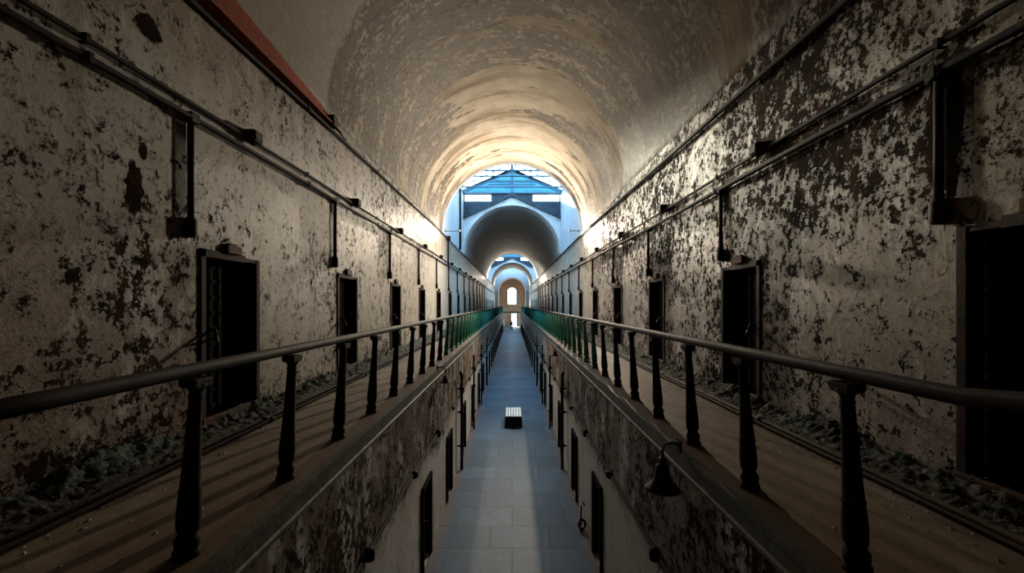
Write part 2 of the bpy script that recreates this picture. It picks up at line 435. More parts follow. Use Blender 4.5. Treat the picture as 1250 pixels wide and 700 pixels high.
# ------------------------------------------------------------------ skylit gaps
nth = ['between the first two vaults', 'between the second and third vaults', 'before the end wall']
win = 0
for gi, (y0, y1) in enumerate(GAPS):
    for s, nm in ((-1, 'left'), (1, 'right')):
        m = MB().box((s*XW, y0, SP), (s*(XW+.5), y1, EAVE))
        struct('wall_clerestory_%s' % nm + ('' if gi == 0 else '.%03d' % gi), m, M['gapwall'], 'high whitewashed %s side wall under the skylight %s' % (nm, nth[gi]), 'wall')
    # skylight: rafters, purlins, ridge, glass
    win += 1
    t = thing('window_%d' % win, 'gabled glass skylight over the corridor ' + nth[gi], 'skylight', (0, (y0+y1)/2, EAVE), kind='structure')
    yc = (y0+y1)/2
    fr = MB(); gl = MB(); dx = 3.95
    fr.box((-.09, y0-yc, RIDGE-EAVE-.22), (.09, y1-yc, RIDGE-EAVE))
    nr = max(3, int((y1-y0)/1.25))
    for s in (-1, 1):
        for k in range(nr+1):
            y = y0-yc + (y1-y0)*k/nr
            y = min(max(y, y0-yc+.03), y1-yc-.03)
            w = .05 if k % 4 == 0 else .022
            d = .16 if k % 4 == 0 else .07
            fr.prism([(0, RIDGE-EAVE-d), (s*dx, -d), (s*dx, 0), (0, RIDGE-EAVE)], 'y', y-w, y+w)
        for q in (.33, .66):
            xx = s*dx*q; zz = (RIDGE-EAVE)*(1-q)
            fr.box((xx-.03, y0-yc, zz-.10), (xx+.03, y1-yc, zz-.02))
        fr.box((s*3.5, y0-yc, -.12), (s*3.62, y1-yc, .04))
        gl.prism([(0, RIDGE-EAVE+.02), (s*dx, .02), (s*dx, .035), (0, RIDGE-EAVE+.035)], 'y', y0-yc, y1-yc)
    fr.build('frame', M['steelblue'], t); gl.build('glass', M['glass'], t)
    # trusses: tie rod and king post
    if y1-y0 > 5.5:
        for y in [y0 + (y1-y0)*q for q in (.4, .52, .78)]:
            tr = thing('roof_truss', 'thin iron truss at %s of skylight %s' % ({.4: 'the near end', .52: 'the middle', .78: 'the far end'}[round((y-y0)/(y1-y0), 2)], nth[gi]), 'truss', (0, y, EAVE))
            MB().tube([(-3.55, 0, -.12), (3.55, 0, -.12)], .055, 8).build('tie_rod', M['steelblue'], tr)
            MB().box((-.09, -.05, -.12), (.09, .05, RIDGE-EAVE-.2)).build('king_post', M['steelblue'], tr)
    # near end wall (seen from behind) closes the roof space above the vault
    if True:
        arch_wall(y0, y0+.35, lambda x: roofz(x) if abs(x) < 3.95 else EAVE, 'wall_vault_end' + ('' if gi == 0 else '.%03d' % gi), M['gapwall'],
                  'arched end of the vault at the near side of the skylight ' + nth[gi])
    if gi < 2:
        # gable at the far side: plaster front with pitched top, boards, windows, blue gable
        ped = lambda x: 12.62 - 1.62*min(abs(x), 3.5)/3.5
        yf = y1
        sfx = '' if gi == 0 else '.%03d' % gi
        arch_wall(yf-.10, yf+.3, ped, 'wall_gable_front' + sfx, M['pediment'], 'white plastered pointed gable round the arch beyond the skylight ' + nth[gi], xmax=3.499)
        m = MB()
        for s in (-1, 1):
            m.prism([(0, ped(0)), (s*3.49, ped(3.49)), (s*3.49, ped(3.49)+.26), (0, ped(0)+.26)], 'y', yf-.32, yf+.3)
        struct('trim_%d' % (3+gi), m, M['darkboard'], 'dark pitched roof edge on the white gable beyond the skylight ' + nth[gi], 'roof edge')
        # board wall with two window openings (each side)
        WZ0, WZ1, WA, WB = 12.30, 12.84, 1.46, 3.46
        m = MB(); ya, yb = yf+.02, yf+.28
        for s in (-1, 1):
            m.box((s*WB, ya, 10.9), (s*3.95, yb, EAVE)); m.prism([(s*WA, ped(WA)-.1), (s*WB, ped(WB)-.1), (s*WB, WZ0), (s*WA, WZ0)], 'y', ya, yb); m.box((s*WA, ya, WZ1), (s*WB, yb, EAVE))
        m.box((-WA, ya, 12.0), (WA, yb, EAVE))
        struct('wall_boarded' + sfx, m, M['darkboard'], 'dark weathered boards under the clerestory windows %s' % nth[gi], 'wall')
        m = MB(); m.prism([(-3.95, EAVE), (3.95, EAVE), (0, RIDGE-.02)], 'y', yf+.02, yf+.28)
        g = struct('wall_gable_boards' + sfx, m, M['bluewood'], 'blue boarded triangular gable at the far end of the skylight ' + nth[gi], 'gable wall')
        b = MB(); b.box((-3.95, yf-.12, EAVE-.05), (3.95, yf+.02, EAVE+.05)); b.box((-1.85, yf-.06, 13.72), (1.85, yf+.02, 13.82)); b.box((-1.7, yf-.03, 13.5), (1.7, yf+.02, 13.56))
        b.box((-.05, yf-.07, EAVE), (.05, yf+.02, RIDGE-.1))
        for s in (-1, 1): b.prism([(0, RIDGE-.2), (s*3.95, EAVE-.02), (s*3.95, EAVE+.1), (0, RIDGE-.04)], 'y', yf-.08, yf+.02)
        b.build('batten', M['steelblue'], g)
        for s, nm in ((-1, 'left'), (1, 'right')):
            win += 1
            t = thing('window_%d' % win, 'low two-pane clerestory window on the %s under the blue gable %s' % (nm, nth[gi]), 'window', (s*(WA+WB)/2, yf+.15, WZ0), kind='structure')
            w = (WB-WA)/2; h = WZ1-WZ0; f = MB()
            f.box((-w, -.05, 0), (w, .05, .04)); f.box((-w, -.05, h-.04), (w, .05, h))
            for xx in (-w+.02, 0, w-.02): f.box((xx-.025, -.05, 0), (xx+.025, .05, h))
            f.build('frame', M['steelblue'], t)
            MB().box((-w+.03, -.006, .03), (w-.03, .006, h-.03)).build('glass', M['glass'], t)

# the corridor closes behind the camera
struct('wall_back', MB().box((-4.1, YB-.3, 0), (4.1, YB+.3, RIDGE)), M['tan'], 'plain wall closing the corridor behind the camera', 'wall')

# ------------------------------------------------------------------ end wall with arch, window and doorway
ye = YE
m = MB()
def ering(x0, x1, z0, z1, ya=ye, yb=ye+.5): m.box((x0, ya, z0), (x1, yb, z1))
HA, ZA, RA = 2.85, 7.6, 2.85
arch_wall(ye, ye+.5, lambda x: roofz(x) if abs(x) < 3.95 else EAVE, 'wall_end', M['pediment'], 'white end wall with a tall dark arch at the far end of the corridor', zc=ZA, rad=RA)
m.box((-4.1, ye, 0), (-HA, ye+.5, ZA)); m.box((HA, ye, 0), (4.1, ye+.5, ZA))
struct('wall_end_pier', m, M['left'], 'plastered piers beside the arch at the far end of the corridor', 'wall')
yr = ye+7.0
m = MB()
m.box((-HA-.3, ye+.5, 0), (-HA, yr, ZA)); m.box((HA, ye+.5, 0), (HA+.3, yr, ZA))
vs = []; fs = []
for y in (ye+.5, yr):
    for i in range(25):
        a = PI*i/24; vs.append((-RA*math.cos(a), y, ZA+RA*math.sin(a)))
for i in range(24): fs.append((i, i+1, i+26, i+25))
m.add(vs, fs, True)
struct('wall_end_room', m, M['tan'], 'tan walls and vault of the small room past the far arch', 'wall')
struct('floor_end', MB().box((-4, ye, -.2), (4, yr+.4, 0)), M['floor'], 'stone floor of the room past the far arch', 'floor')
# rear wall: arched window and a door opening
m = MB(); wx, wz0, wz1 = .95, 4.85, 7.6
px0, px1, pz = -.10, 1.0, 2.75
m.box((-3.2, yr, 0), (px0, yr+.4, 3.2)); m.box((px1, yr, 0), (3.2, yr+.4, 3.2)); m.box((px0, yr, pz), (px1, yr+.4, 3.2))
m.box((-3.2, yr, 3.2), (3.2, yr+.4, wz0)); m.box((-3.2, yr, wz0), (-wx, yr+.4, wz1)); m.box((wx, yr, wz0), (3.2, yr+.4, wz1))
xs = [-3.2]+[-wx*math.cos(PI*i/16) for i in range(17)]+[3.2]; zs = [wz1]+[wz1+wx*math.sin(PI*i/16) for i in range(17)]+[wz1]
vs = []; fs = []
for x, z in zip(xs, zs): vs += [(x, yr, z), (x, yr+.4, z), (x, yr, 10.8), (x, yr+.4, 10.8)]
for i in range(len(xs)-1):
    a, b = 4*i, 4*i+4; fs += [(a, b, b+2, a+2), (a+1, a+3, b+3, b+1), (a, a+1, b+1, b), (a+2, b+2, b+3, a+3)]
m.add(vs, fs)
struct('wall_far', m, M['tan'], 'tan rear wall with the bright arched window and doorway at the far end', 'wall')
win += 1
t = thing('window_%d' % win, 'bright round-headed window in the tan wall at the far end', 'window', (0, yr+.2, wz0), kind='structure')
f = MB()
f.box((-wx, -.05, 0), (wx, .05, .06)); f.box((-wx, -.05, 0), (-wx+.06, .05, wz1-wz0)); f.box((wx-.06, -.05, 0), (wx, .05, wz1-wz0)); f.box((-.02, -.03, 0), (.02, .03, wz1-wz0+wx-.02))
f.box((-wx, -.03, wz1-wz0-.02), (wx, .03, wz1-wz0+.02))
f.build('frame', M['steelblue'], t)
MB().prism([(-wx+.03, .03), (wx-.03, .03)]+[((wx-.03)*math.cos(PI*i/16), wz1-wz0+(wx-.03)*math.sin(PI*i/16)) for i in range(17)], 'y', -.006, .006).build('glass', M['glass'], t)
# open doorway at ground level with its leaf swung in
t = thing('door_1', 'dark door leaf standing open beside the bright far doorway', 'door', (px0, yr-.02, 0), kind='structure')
d = MB(); d.box((-.06, -1.0, .02), (0, 0, pz-.05)); d.build('leaf', M['door'], t, .008)
d = MB()
for z in (.15, 1.2, 2.4): d.box((0, -.95, z), (.025, -.05, z+.14))
d.build('rail', M['door'], t)
d = MB(); d.tube([(.03, -.9, 1.1), (.09, -.9, 1.1), (.09, -.9, 1.25), (.03, -.9, 1.25)], .012, 6); d.build('handle', M['iron'], t)

# ------------------------------------------------------------------ cell doors
def box_rivets(m, pts, ax, r=.012):
    for p in pts: m.box((p[0]-(.008 if ax == 'x' else r), p[1]-(r if ax == 'x' else .008), p[2]-r*1.6), (p[0]+(.008 if ax == 'x' else r), p[1]+(r if ax == 'x' else .008), p[2]+r*1.6))
dcount = [1]
def cell_door(side, near=True):
    """origin: foot of the opening on the wall face; x outwards into the wall is side*"""
    dcount[0] += 1
    t = thing('door_%d' % dcount[0], '', 'cell door', kind='structure')
    s = side; W = DW/2; H = DZ1-DZ0
    fr = MB()                                                   # iron lining of the reveal, and its face flange
    fr.box((s*-.015, -W, 0), (s*DREC, -W+.045, H)); fr.box((s*-.015, W-.045, 0), (s*DREC, W, H)); fr.box((s*-.015, -W, H-.05), (s*DREC, W, H))
    fr.box((s*-.022, -W-.03, 0), (s*.0, -W+.05, H+.03)); fr.box((s*-.022, W-.05, 0), (s*.0, W+.03, H-.0)); fr.box((s*-.022, -W-.03, H-.06), (s*.0, W-.3, H+.03))
    frame = fr.build('frame', M['doorframe'], t, .004)
    hd = MB(); hd.box((s*-.06, -.17, H+.02), (s*.0, .12, H+.12)); hd.box((s*-.045, -.12, H+.12), (s*0, .05, H+.15)); hd.build('track_bracket', M['rustframe'], t, .01)
    leaf = MB()                                                 # riveted flat-strap lattice on a sheet
    xa, xb = DREC-.05, DREC-.02
    leaf.box((s*xb, -W+.045, .0), (s*(xb+.012), W-.045, H-.05))
    for k in range(7):
        y = -W+.045+.03 + (DW-.15)*k/6; leaf.box((s*xa, y-.03, .02), (s*(xa+.014), y+.03, H-.06))
    for k in range(10):
        z = .06+(H-.2)*k/9; leaf.box((s*(xa+.014), -W+.05, z-.03), (s*xb, W-.05, z+.03))
    lf = leaf.build('leaf', M['door'], t)
    rv = MB()
    for k in range(22):
        z = .06+(H-.16)*k/21
        rv.box((s*(DREC-.075), W-.05, z), (s*(DREC-.055), W-.043, z+.05))
    rv.build('rivet_row', M['rivet'], frame)
    rv = MB()
    for k in range(7):
        y = -W+.075 + (DW-.15)*k/6
        for j in range(10):
            z = .06+(H-.2)*j/9; rv.add([(s*(xa-.008), y-.01, z-.01), (s*(xa-.008), y+.01, z-.01), (s*(xa-.008), y+.01, z+.01), (s*(xa-.008), y-.01, z+.01), (s*xa, y-.016, z-.016), (s*xa, y+.016, z-.016), (s*xa, y+.016, z+.016), (s*xa, y-.016, z+.016)],
                                      [(0,1,2,3),(0,1,5,4),(1,2,6,5),(2,3,7,6),(3,0,4,7)])
    rv.build('rivets', M['door'], lf)
    la = MB(); la.tube([(s*(DREC-.06), -.36, .98), (s*-.05, -.40, 1.0), (s*-.13, -.50, .93)], .018, 8); la.tube([(s*(DREC-.06), -.36, .88), (s*-.04, -.39, .9), (s*-.13, -.50, .93)], .014, 8); la.tube([(s*-.13, -.50, .93), (s*-.2, -.6, .84)], .02, 8)
    la.build('latch', M['iron'], t)
    si = MB(); si.box((s*-.05, -W-.04, -.13), (s*(DREC), W+.04, .0)); si.build('sill', M['sill'], t, .012)
    return t
for side, ys, nm in ((-1, left_doors, 'left'), (1, right_doors, 'right')):
    p = None
    for k, y in enumerate(ys):
        if p is None: o = p = cell_door(side)
        else:
            dcount[0] += 1; o = copy_thing(p, 'door_%d' % dcount[0])
        o.location = (side*XW, y, DZ0)
        o['label'] = '%s dark iron cell door from the camera along the %s gallery' % (ORD[k], nm)
        o['group'] = 'cell doors along the %s gallery' % nm
def low_door(side):
    dcount[0] += 1
    t = thing('door_%d' % dcount[0], '', 'cell door', kind='structure'); s = side; W = GW/2
    f = MB(); f.box((s*-.05, -W-.06, 0), (s*.12, -W+.03, GH+.03)); f.box((s*-.05, W-.03, 0), (s*.12, W+.06, GH+.03)); f.box((s*-.05, -W-.06, GH-.06), (s*.12, W+.06, GH+.03))
    f.build('frame', M['door'], t, .006)
    l = MB(); l.box((s*.10, -W+.03, .02), (s*.15, W-.03, GH-.06))
    for k in range(5): l.box((s*.08, -W+.09+.135*k-.03, .05), (s*.1, -W+.09+.135*k+.03, GH-.1))
    l.build('leaf', M['door'], t)
    h = MB(); h.tube([(s*-.03, -.33, .8), (s*-.10, -.33, .82), (s*-.10, -.33, .95), (s*-.03, -.33, .97)], .014, 6); h.build('hasp', M['iron'], t)
    return t
for side, nm in ((-1, 'left'), (1, 'right')):
    p = None
    for k, y in enumerate(low_doors):
        if p is None: o = p = low_door(side)
        else:
            dcount[0] += 1; o = copy_thing(p, 'door_%d' % dcount[0])
        o.location = (side*XL, y, .02)
        o['label'] = '%s low dark door from the camera in the ground floor wall below the %s gallery' % (ORD[k], nm)
        o['group'] = 'low doors below the %s gallery' % nm

# ------------------------------------------------------------------ railings
def post_mb():
    m = MB()
    m.lathe([(.072,0),(.072,.03),(.060,.04),(.066,.07),(.066,.10),(.052,.12),(.049,.14),(.060,.16),(.063,.20),(.062,.27),(.058,.33),(.054,.36),(.060,.375),(.054,.39),
             (.050,.45),(.043,.62),(.037,.80),(.034,.90),(.040,.91),(.034,.925),(.036,.945),(.052,.965),(.056,.985)], 14)
    return m
def cap_mb():
    m = MB()
    m.prism([(-.06,.965),(.06,.965),(.078,.985),(.078,1.018),(-.078,1.018),(-.078,.985)], 'x', -.05, .05)
    return m
def panel_mb(L):
    m = MB(); n = int(L/.11)
    for k in range(1, n):
        y = L*k/n; m.lathe([(.0055,.06),(.0055,1.0)], 6, (0, y, 0))
    m.box((-.014, .05, .05), (.014, L-.05, .085)); m.box((-.012, .05, .965), (.012, L-.05, .985))
    return m
SEC = [(-.040,-.02),(-.028,-.036),(.028,-.036),(.040,-.02),(.042,.012),(.026,.030),(0,.036),(-.026,.030),(-.042,.012)]
def railing(side, y_first, pitch, green_from, nm, bend):
    t = thing('gallery_railing', 'iron railing with turned posts along the %s gallery edge, green in the distance' % nm, 'railing', (side*1.86, 0, G))
    s = side; lx = -s*.06; hz = E-.367-G
    pts = ([(lx+s*.02, .8, hz+.10), (lx+s*.012, 1.3, hz+.055)] if bend else [(lx, .8, hz)]) + [(lx, 1.82, hz)] + [(lx, y, hz) for y in range(4, 91, 2)] + [(lx, 90.3, hz)]
    MB().sweep(pts, SEC).build('handrail', M['rail'], t, recalc=True)
    pm = pb = pg = None; k = 0; y = y_first; tilt = math.asin(.06/1.03)
    while y < 90.5:
        g = y > green_from
        if pm is None or (g and pg is None):
            p = post_mb().build('post', M['green'] if g else M['iron'], t)
            c = cap_mb().build('bracket', M['green'] if g else M['iron'], p, .006)
            p.rotation_euler = (0, -s*tilt, 0); p.location = (0, y, 0)
            if g: pg = (p, c)
            else: pm = (p, c)
        else:
            src = pg if g else pm
            p = src[0].copy(); C.objects.link(p); p.parent = t; p.location = (0, y, 0)
            c = src[1].copy(); C.objects.link(c); c.parent = p
        if g:
            if pb is None:
                q = pb = panel_mb(pitch).build('picket_panel', M['green'], t); q.rotation_euler = (0, -s*tilt, 0); q['label'] = 'green picket panel between two posts'
            else:
                q = pb.copy(); C.objects.link(q); q.parent = t
            q.location = (0, y, 0)
        y += pitch
railing(-1, 1.475, 1.145, 12.2, 'left', False)
railing(1, 1.355, 1.115, 10.2, 'right', True)

# bridge across the far end
t = thing('footbridge', 'green railed footbridge crossing between the galleries at the far end', 'bridge', (0, 90.2, G))
MB().box((-1.60, -.6, -.25), (1.60, .6, -.01)).build('deck', M['lip'], t)
MB().sweep([(-1.7, -.5, 1.0), (1.7, -.5, 1.0)], SEC).build('handrail', M['green'], t)
m = MB()
for k in range(15): m.lathe([(.012,-.02),(.012,1.0)], 6, (-1.5+3.0*k/14, -.5, 0))
m.build('picket_panel', M['green'], t)

# ------------------------------------------------------------------ conduits on the upper walls
def box_mb():
    m = MB(); m.box((-.07,-.10,-.075), (.07,.10,.075)); m.box((-.085,-.085,-.06), (-.07,.085,.06)); m.lathe([(.035,-.11),(.035,-.07)], 8)
    return m
def wire_points(s, zf, x=3.44, step=2.0, wob=.012, y0=-4.3, y1=94):
    pts = []; y = y0
    while y < y1:
        pts.append((s*(x+wob*mnoise.noise((y*.31, s*3, zf(0)))), y, zf(y)+wob*2*mnoise.noise((y*.23, s*7, zf(0))))); y += step
    return pts
def straps(pts, t, mat, r, s, every=2):
    src = None
    for i, p in enumerate(pts[2::every]):
        if p[1] > 60: break
        if src is None:
            m = MB(); m.tube([(s*-.0, 0, -r-.012), (s*-.0, 0, r+.012)], r+.01, 8); m.v = []; m.f = []; m.sm = []
            a, b, c = -r-.014, -r-.003, .045; q = r+.012
            m.prism([(s*c, -q), (s*c, -q+.008), (s*b, -q+.008), (s*b, q-.008), (s*c, q-.008), (s*c, q), (s*a, q), (s*a, -q)], 'y', -.02, .02)
            src = o = m.build('clamp', mat, t)
        else: o = src.copy(); C.objects.link(o); o.parent = t
        o.location = p
def conduit(name, label, s, zf, r, x, drops=(), boxes=(), clamps=True, mat='pipe'):
    t = thing(name, label, 'pipe', (0, 0, 0))
    pts = wire_points(s, zf, x)
    MB().tube(pts, r, 10).build('pipe', M[mat], t)
    src = None
    for k, (y, zb) in enumerate(drops):
        if src is None:
            m = MB(); m.tube([(0,0,0),(0,0,-1.24)], .034, 10); m.lathe([(.05,-1.34),(.062,-1.30),(.062,-1.16),(.045,-1.12)], 10); m.box((-.06,-.06,-.05), (.06,.06,.06))
            src = o = m.build('drop_pipe', M['iron'], t)
        else: o = src.copy(); C.objects.link(o); o.parent = t
        o.location = (s*(x+.03), y, zf(y)); o.scale = (1, 1, (zf(y)-zb)/1.34)
    src = None
    for y in boxes:
        if src is None: src = o = box_mb().build('junction_box', M['iron'], t, .01); o.scale = (s, 1, 1)
        else: o = src.copy(); C.objects.link(o); o.parent = t
        o.location = (s*(x-.02), y, zf(y)+.05)
    if clamps: straps(pts, t, M['pipe'], r, s, 2)
    return t
ld = [(4.94 + 4.03*k, 5.62) for k in range(-1, 14)]
rd = [(3.72, 5.55)] + [(7.6 + 4.05*k, 5.62) for k in range(0, 14)]
conduit('wall_conduit', 'lower of the paired dark conduits on the left wall, with drops to the doors', -1, lambda y: 6.88+.004*y if y < 20 else 6.96, .030, 3.43, drops=ld)
conduit('wall_conduit', 'upper of the paired conduits on the left wall, with black junction boxes', -1, lambda y: 7.03+.006*y if y < 20 else 7.15, .024, 3.45, boxes=[2.05+4.03*k for k in range(1, 15)])
conduit('cornice_pipe', 'dark pipe along the top of the left wall under the vault', -1, lambda y: 8.08+min(y, 20)*.017, .030, 3.44)
conduit('wall_conduit', 'lower of the paired dark conduits on the right wall, with drops to the doors', 1, lambda y: 6.75+.005*y if y < 20 else 6.85, .036, 3.43, drops=rd)
conduit('wall_conduit', 'upper of the paired conduits on the right wall, with black junction boxes', 1, lambda y: 6.99+.004*y if y < 20 else 7.07, .026, 3.45, boxes=[2.35+4.05*k for k in range(1, 15)])
conduit('cornice_pipe', 'thick dark pipe along the top of the right wall under the vault', 1, lambda y: 7.93+min(y, 20)*.02, .042, 3.43)

# riser between the pipes at the first gap, downspout in the far corner, flood lamp
t = thing('riser_pipe', 'short dark riser between the left wall pipes at the first skylight', 'pipe', (-3.42, 24.6, 6.95))
MB().tube([(0,0,0),(0,0,1.55)], .05, 8).build('pipe', M['iron'], t); MB().box((-.1,-.1,1.35), (.12,.1,1.6)).build('junction_box', M['iron'], t, .01)
t = thing('downspout', 'dark downspout in the left corner of the first skylight bay', 'downspout', (-3.415, 30.3, 8.49))
MB().tube([(0,0,0),(0,0,3.6)], .07, 8).build('pipe', M['iron'], t); MB().tube([(0,0,3.6),(0,-.25,3.95),(0,-.6,4.1)], .06, 8).build('elbow', M['iron'], t)
n_ = NT('lit lamp glass'); e_ = n_.t.nodes.new('ShaderNodeEmission'); e_.inputs[0].default_value = (1,.8,.55,1); e_.inputs[1].default_value = 1.0; n_.t.links.new(e_.outputs[0], n_.out.inputs['Surface']); M['lit'] = n_.m
def flood(label, loc, aim, power, col, cone=150):
    t = thing('flood_lamp', label, 'lamp', loc)
    rot = Vector(aim).to_track_quat('-Z', 'Y').to_euler(); sd = 1 if loc[0] > 0 else -1
    m = MB(); m.prism([(-.10,-.02),(.10,-.02),(.13,-.0),(.13,.03),(.09,.16),(-.09,.16),(-.13,.03),(-.13,0)], 'y', -.12, .12); m.build('housing', M['iron'], t, .008)
    m = MB(); m.box((-.095,-.10,-.026), (.095,.10,-.0205)); m.build('lamp_glass', M['lit'], t)
    m = MB(); m.tube([(.0,-.15,.05),(0,-.15,.22),(0,.15,.22),(0,.15,.05)], .014, 6); m.tube([(0,0,.21),(0,0,.36)], .02, 6); m.build('yoke', M['iron'], t)
    for c in t.children: c.rotation_euler = rot; c.scale = (.45,.45,.45)
    tip = rot.to_matrix() @ Vector((0,0,(.36*.45))); w = sd*(XW+.012-abs(loc[0]))
    m = MB(); m.tube([tuple(tip), (tip.x+sd*.12, tip.y+.02, tip.z), (w, tip.y+.02, tip.z)], .018, 8); m.box((w-sd*.02, tip.y-.06, tip.z-.08), (w, tip.y+.1, tip.z+.08)); m.build('bracket', M['iron'], t)
    l = bpy.data.lights.new('flood_light', 'SPOT'); l.energy = power; l.color = col; l.spot_size = math.radians(cone); l.spot_blend = 1.0; l.shadow_soft_size = .09
    o = bpy.data.objects.new('flood_light', l); C.objects.link(o); o.parent = t; o.rotation_euler = rot; o.location = rot.to_matrix() @ Vector((0,0,-.05))
    return t
flood('lit flood lamp above the right top pipe where the near vault ends', (2.95, 23.75, 8.72), (-.85, -1, -.02), 5000, (1.0,.83,.62), 150)
flood('lit flood lamp above the left top pipe where the near vault ends', (-2.70, 23.8, 8.72), (.85, -1, -.02), 2000, (1.0,.83,.62), 150)
for y, k in ((65.8, 'second'), (91.8, 'third')):
    flood('lit flood lamp above the right pipe at the end of the %s vault' % k, (3.22, y, 8.72), (-.4, -1, .30), 650, (1.0,.84,.66), 120)
    flood('lit flood lamp above the left pipe at the end of the %s vault' % k, (-3.22, y, 8.72), (.4, -1, .30), 650, (1.0,.84,.66), 120)

# rusty red beam end left along the springing on the left
t = thing('rusted_beam', 'flaking red steel angle lying along the springing of the vault on the left', 'steel beam', (-3.405, 0, 8.30))
m = MB(); prev = None; N = 40; top = []
for k in range(N+1):
    y = -3 + 11.6*k/N; top.append((y, .16+.27*min(1, max(0, (8.8-y)/3.6))+.035*mnoise.noise((y*1.3, 4, 2))+.02*mnoise.noise((y*5, 1, 2))))
vs = []; fs = []
for (y, h) in top: vs += [(-.07, y, 0), (.0, y, 0), (-.035, y, h), (-.085, y, h)]
for i in range(N):
    a, b = 4*i, 4*i+4; fs += [(a, a+1, b+1, b), (a+1, a+2, b+2, b+1), (a+2, a+3, b+3, b+2), (a+3, a, b, b+3)]
fs += [(0,1,2,3), tuple(4*N+i for i in (3,2,1,0))]
m.add(vs, fs); m.build('web', M['redrust'], t)
m = MB(); m.box((-.08, -3, -.03), (.07, 8.6, 0)); m.build('flange', M['redrust'], t)
m = MB(); m.box((-.09, 8.55, -.06), (.09, 8.75, .14)); m.tube([(.0, 8.7, .02), (.03, 9.0, -.02), (.02, 9.35, -.04)], .028, 8); m.build('end_bracket', M['iron'], t)

# ------------------------------------------------------------------ ground floor pipes and lamps
for s, nm in ((-1, 'left'), (1, 'right')):
    t = thing('corridor_pipe', 'thin dark pipe with lumpy couplings along the ground floor %s wall' % nm, 'pipe', (0,0,0))
    pts = [(s*(1.578+.006*mnoise.noise((y*.6, s, 1))), y, 2.17+.03*mnoise.noise((y*.35, s, 5))) for y in range(-4, 94, 1)]
    MB().tube(pts, .026, 8).build('pipe', M['pipe'], t)
    src = None
    for k in range(14):
        y = 5.0+2.35*k
        if src is None:
            m = MB(); m.lathe([(.02,-.08),(.055,-.06),(.062,0),(.055,.06),(.02,.08)], 10); src = o = m.build('coupling', M['iron'], t)
        else: o = src.copy(); C.objects.link(o); o.parent = t
        o.location = (s*1.555, y, 2.17); o.rotation_euler = (PI/2*(k % 2), 0, 0)
    # bent-top standpipes
    for k, y in enumerate((13.6, 18.0, 22.4, 27.5)):
        t = thing('standpipe', '%s dark vertical pipe with bent top from the camera on the lower %s wall' % (ORD[k], nm), 'pipe', (s*1.49, y, 0), group='bent pipes on the lower %s wall' % nm)
        MB().tube([(0,0,0),(0,0,2.55),(s*-.0,-.03,2.68),(s*-.02,-.14,2.78),(s*-.02,-.42,2.92)], .045 if k == 0 else .035, 8).build('pipe', M['iron'], t)
        for z in (.7, 1.7, 2.4):
            m = MB(); m.lathe([(.05,z-.05),(.07,z-.03),(.07,z+.03),(.05,z+.05)], 10); m.box((0,-.03,z-.02), (s*.125,.03,z+.02)); m.build('clamp', M['iron'], t)
# small floor standpipe with hook on the right
t = thing('floor_hook', 'short bent iron rod with a ring standing at the foot of the lower right wall', 'hook', (1.50, 9.95, 0))
MB().tube([(0,0,.1),(0,0,.5),(.03,-.02,.62),(.07,-.04,.55)], .018, 8).build('rod', M['iron'], t)
MB().tube([(.02+.07*math.cos(a), 0, .12+.10*math.sin(a)) for a in [2*PI*i/14 for i in range(15)]], .028, 8).build('ring', M['iron'], t)

def bell_lamp(name, label, x, y, z, r, s, flat=1.0):
    t = thing(name, label, 'lamp', (x, y, z))
    k = r/.165
    m = MB(); m.lathe([(.022*k,.29*k),(.034*k,.285*k),(.036*k,.23*k),(.060*k,.215*k),(.066*k,.17*k),(.075*k,.11*k),(.10*k,.06*k),(.145*k,.018*k),(.165*k,0),(.165*k,-.012*k),(.155*k,-.004*k),(.13*k,.02*k),(.09*k,.05*k),(.06*k,.11*k)], 24)
    m.v = [(a, b, c*flat if c < .21*k else c-.2*k*(1-flat)) for a, b, c in m.v]
    m.build('lamp_shade', M['iron'], t)
    b = MB(); b.lathe([(.0,-.0),(.022*k,.01*k),(.03*k,.04*k),(.022*k,.075*k),(.018*k,.12*k)], 12); b.build('bulb', M['bulb'], t)
    a = MB(); a.tube([(0,0,.28*k),(0,0,.36*k),(s*.03,0,.42*k),(s*.10,0,.43*k),(s*(abs(XL-abs(x))),0,.40*k)], .014, 8); a.box((s*(XL-abs(x)-.025),-.05,.40*k-.06), (s*(XL-abs(x)),.05,.40*k+.06)); a.build('arm', M['iron'], t)
    return t
n_ = NT('unlit bulb glass'); M['bulb'] = n_.done((.5,.5,.47), .15)
bell_lamp('bell_lamp', 'black bell-shaped lamp hanging under the near right gallery edge', 1.45, 4.42, E-1.775, .168, 1)
t = bell_lamp('gooseneck_lamp', 'small black gooseneck lamp under the left gallery edge', -1.44, 9.9, E-1.69, .13, -1, .5)
bell_lamp('gooseneck_lamp', 'small dark lamp under the right gallery edge beyond the bell lamp', 1.47, 15.6, E-1.75, .12, 1)

# ------------------------------------------------------------------ bench on the floor
t = thing('slatted_bench', 'pale slatted bench with black end standing alone on the stone floor', 'bench', (.06, 18.2, 0))
src = None
for k in range(6):
    x = -.27+.108*k
    if src is None: src = o = MB().box((-.046, 0, .42), (.046, 1.55, .455)).build('slat', M['bench_slat'], t, .006)
    else: o = src.copy(); C.objects.link(o); o.parent = t
    o.location = (x, 0, 0)
for y in (0.02, 1.45):
    MB().prism([(-.36,0),(.36,0),(.33,.42),(-.33,.42)], 'y', y, y+.07).build('end_panel', M['bench_dark'], t, .006)
MB().box((-.28,.09,.34), (-.24,1.45,.41)).build('rail', M['bench_dark'], t); MB().box((.24,.09,.34), (.28,1.45,.41)).build('rail', M['bench_dark'], t)

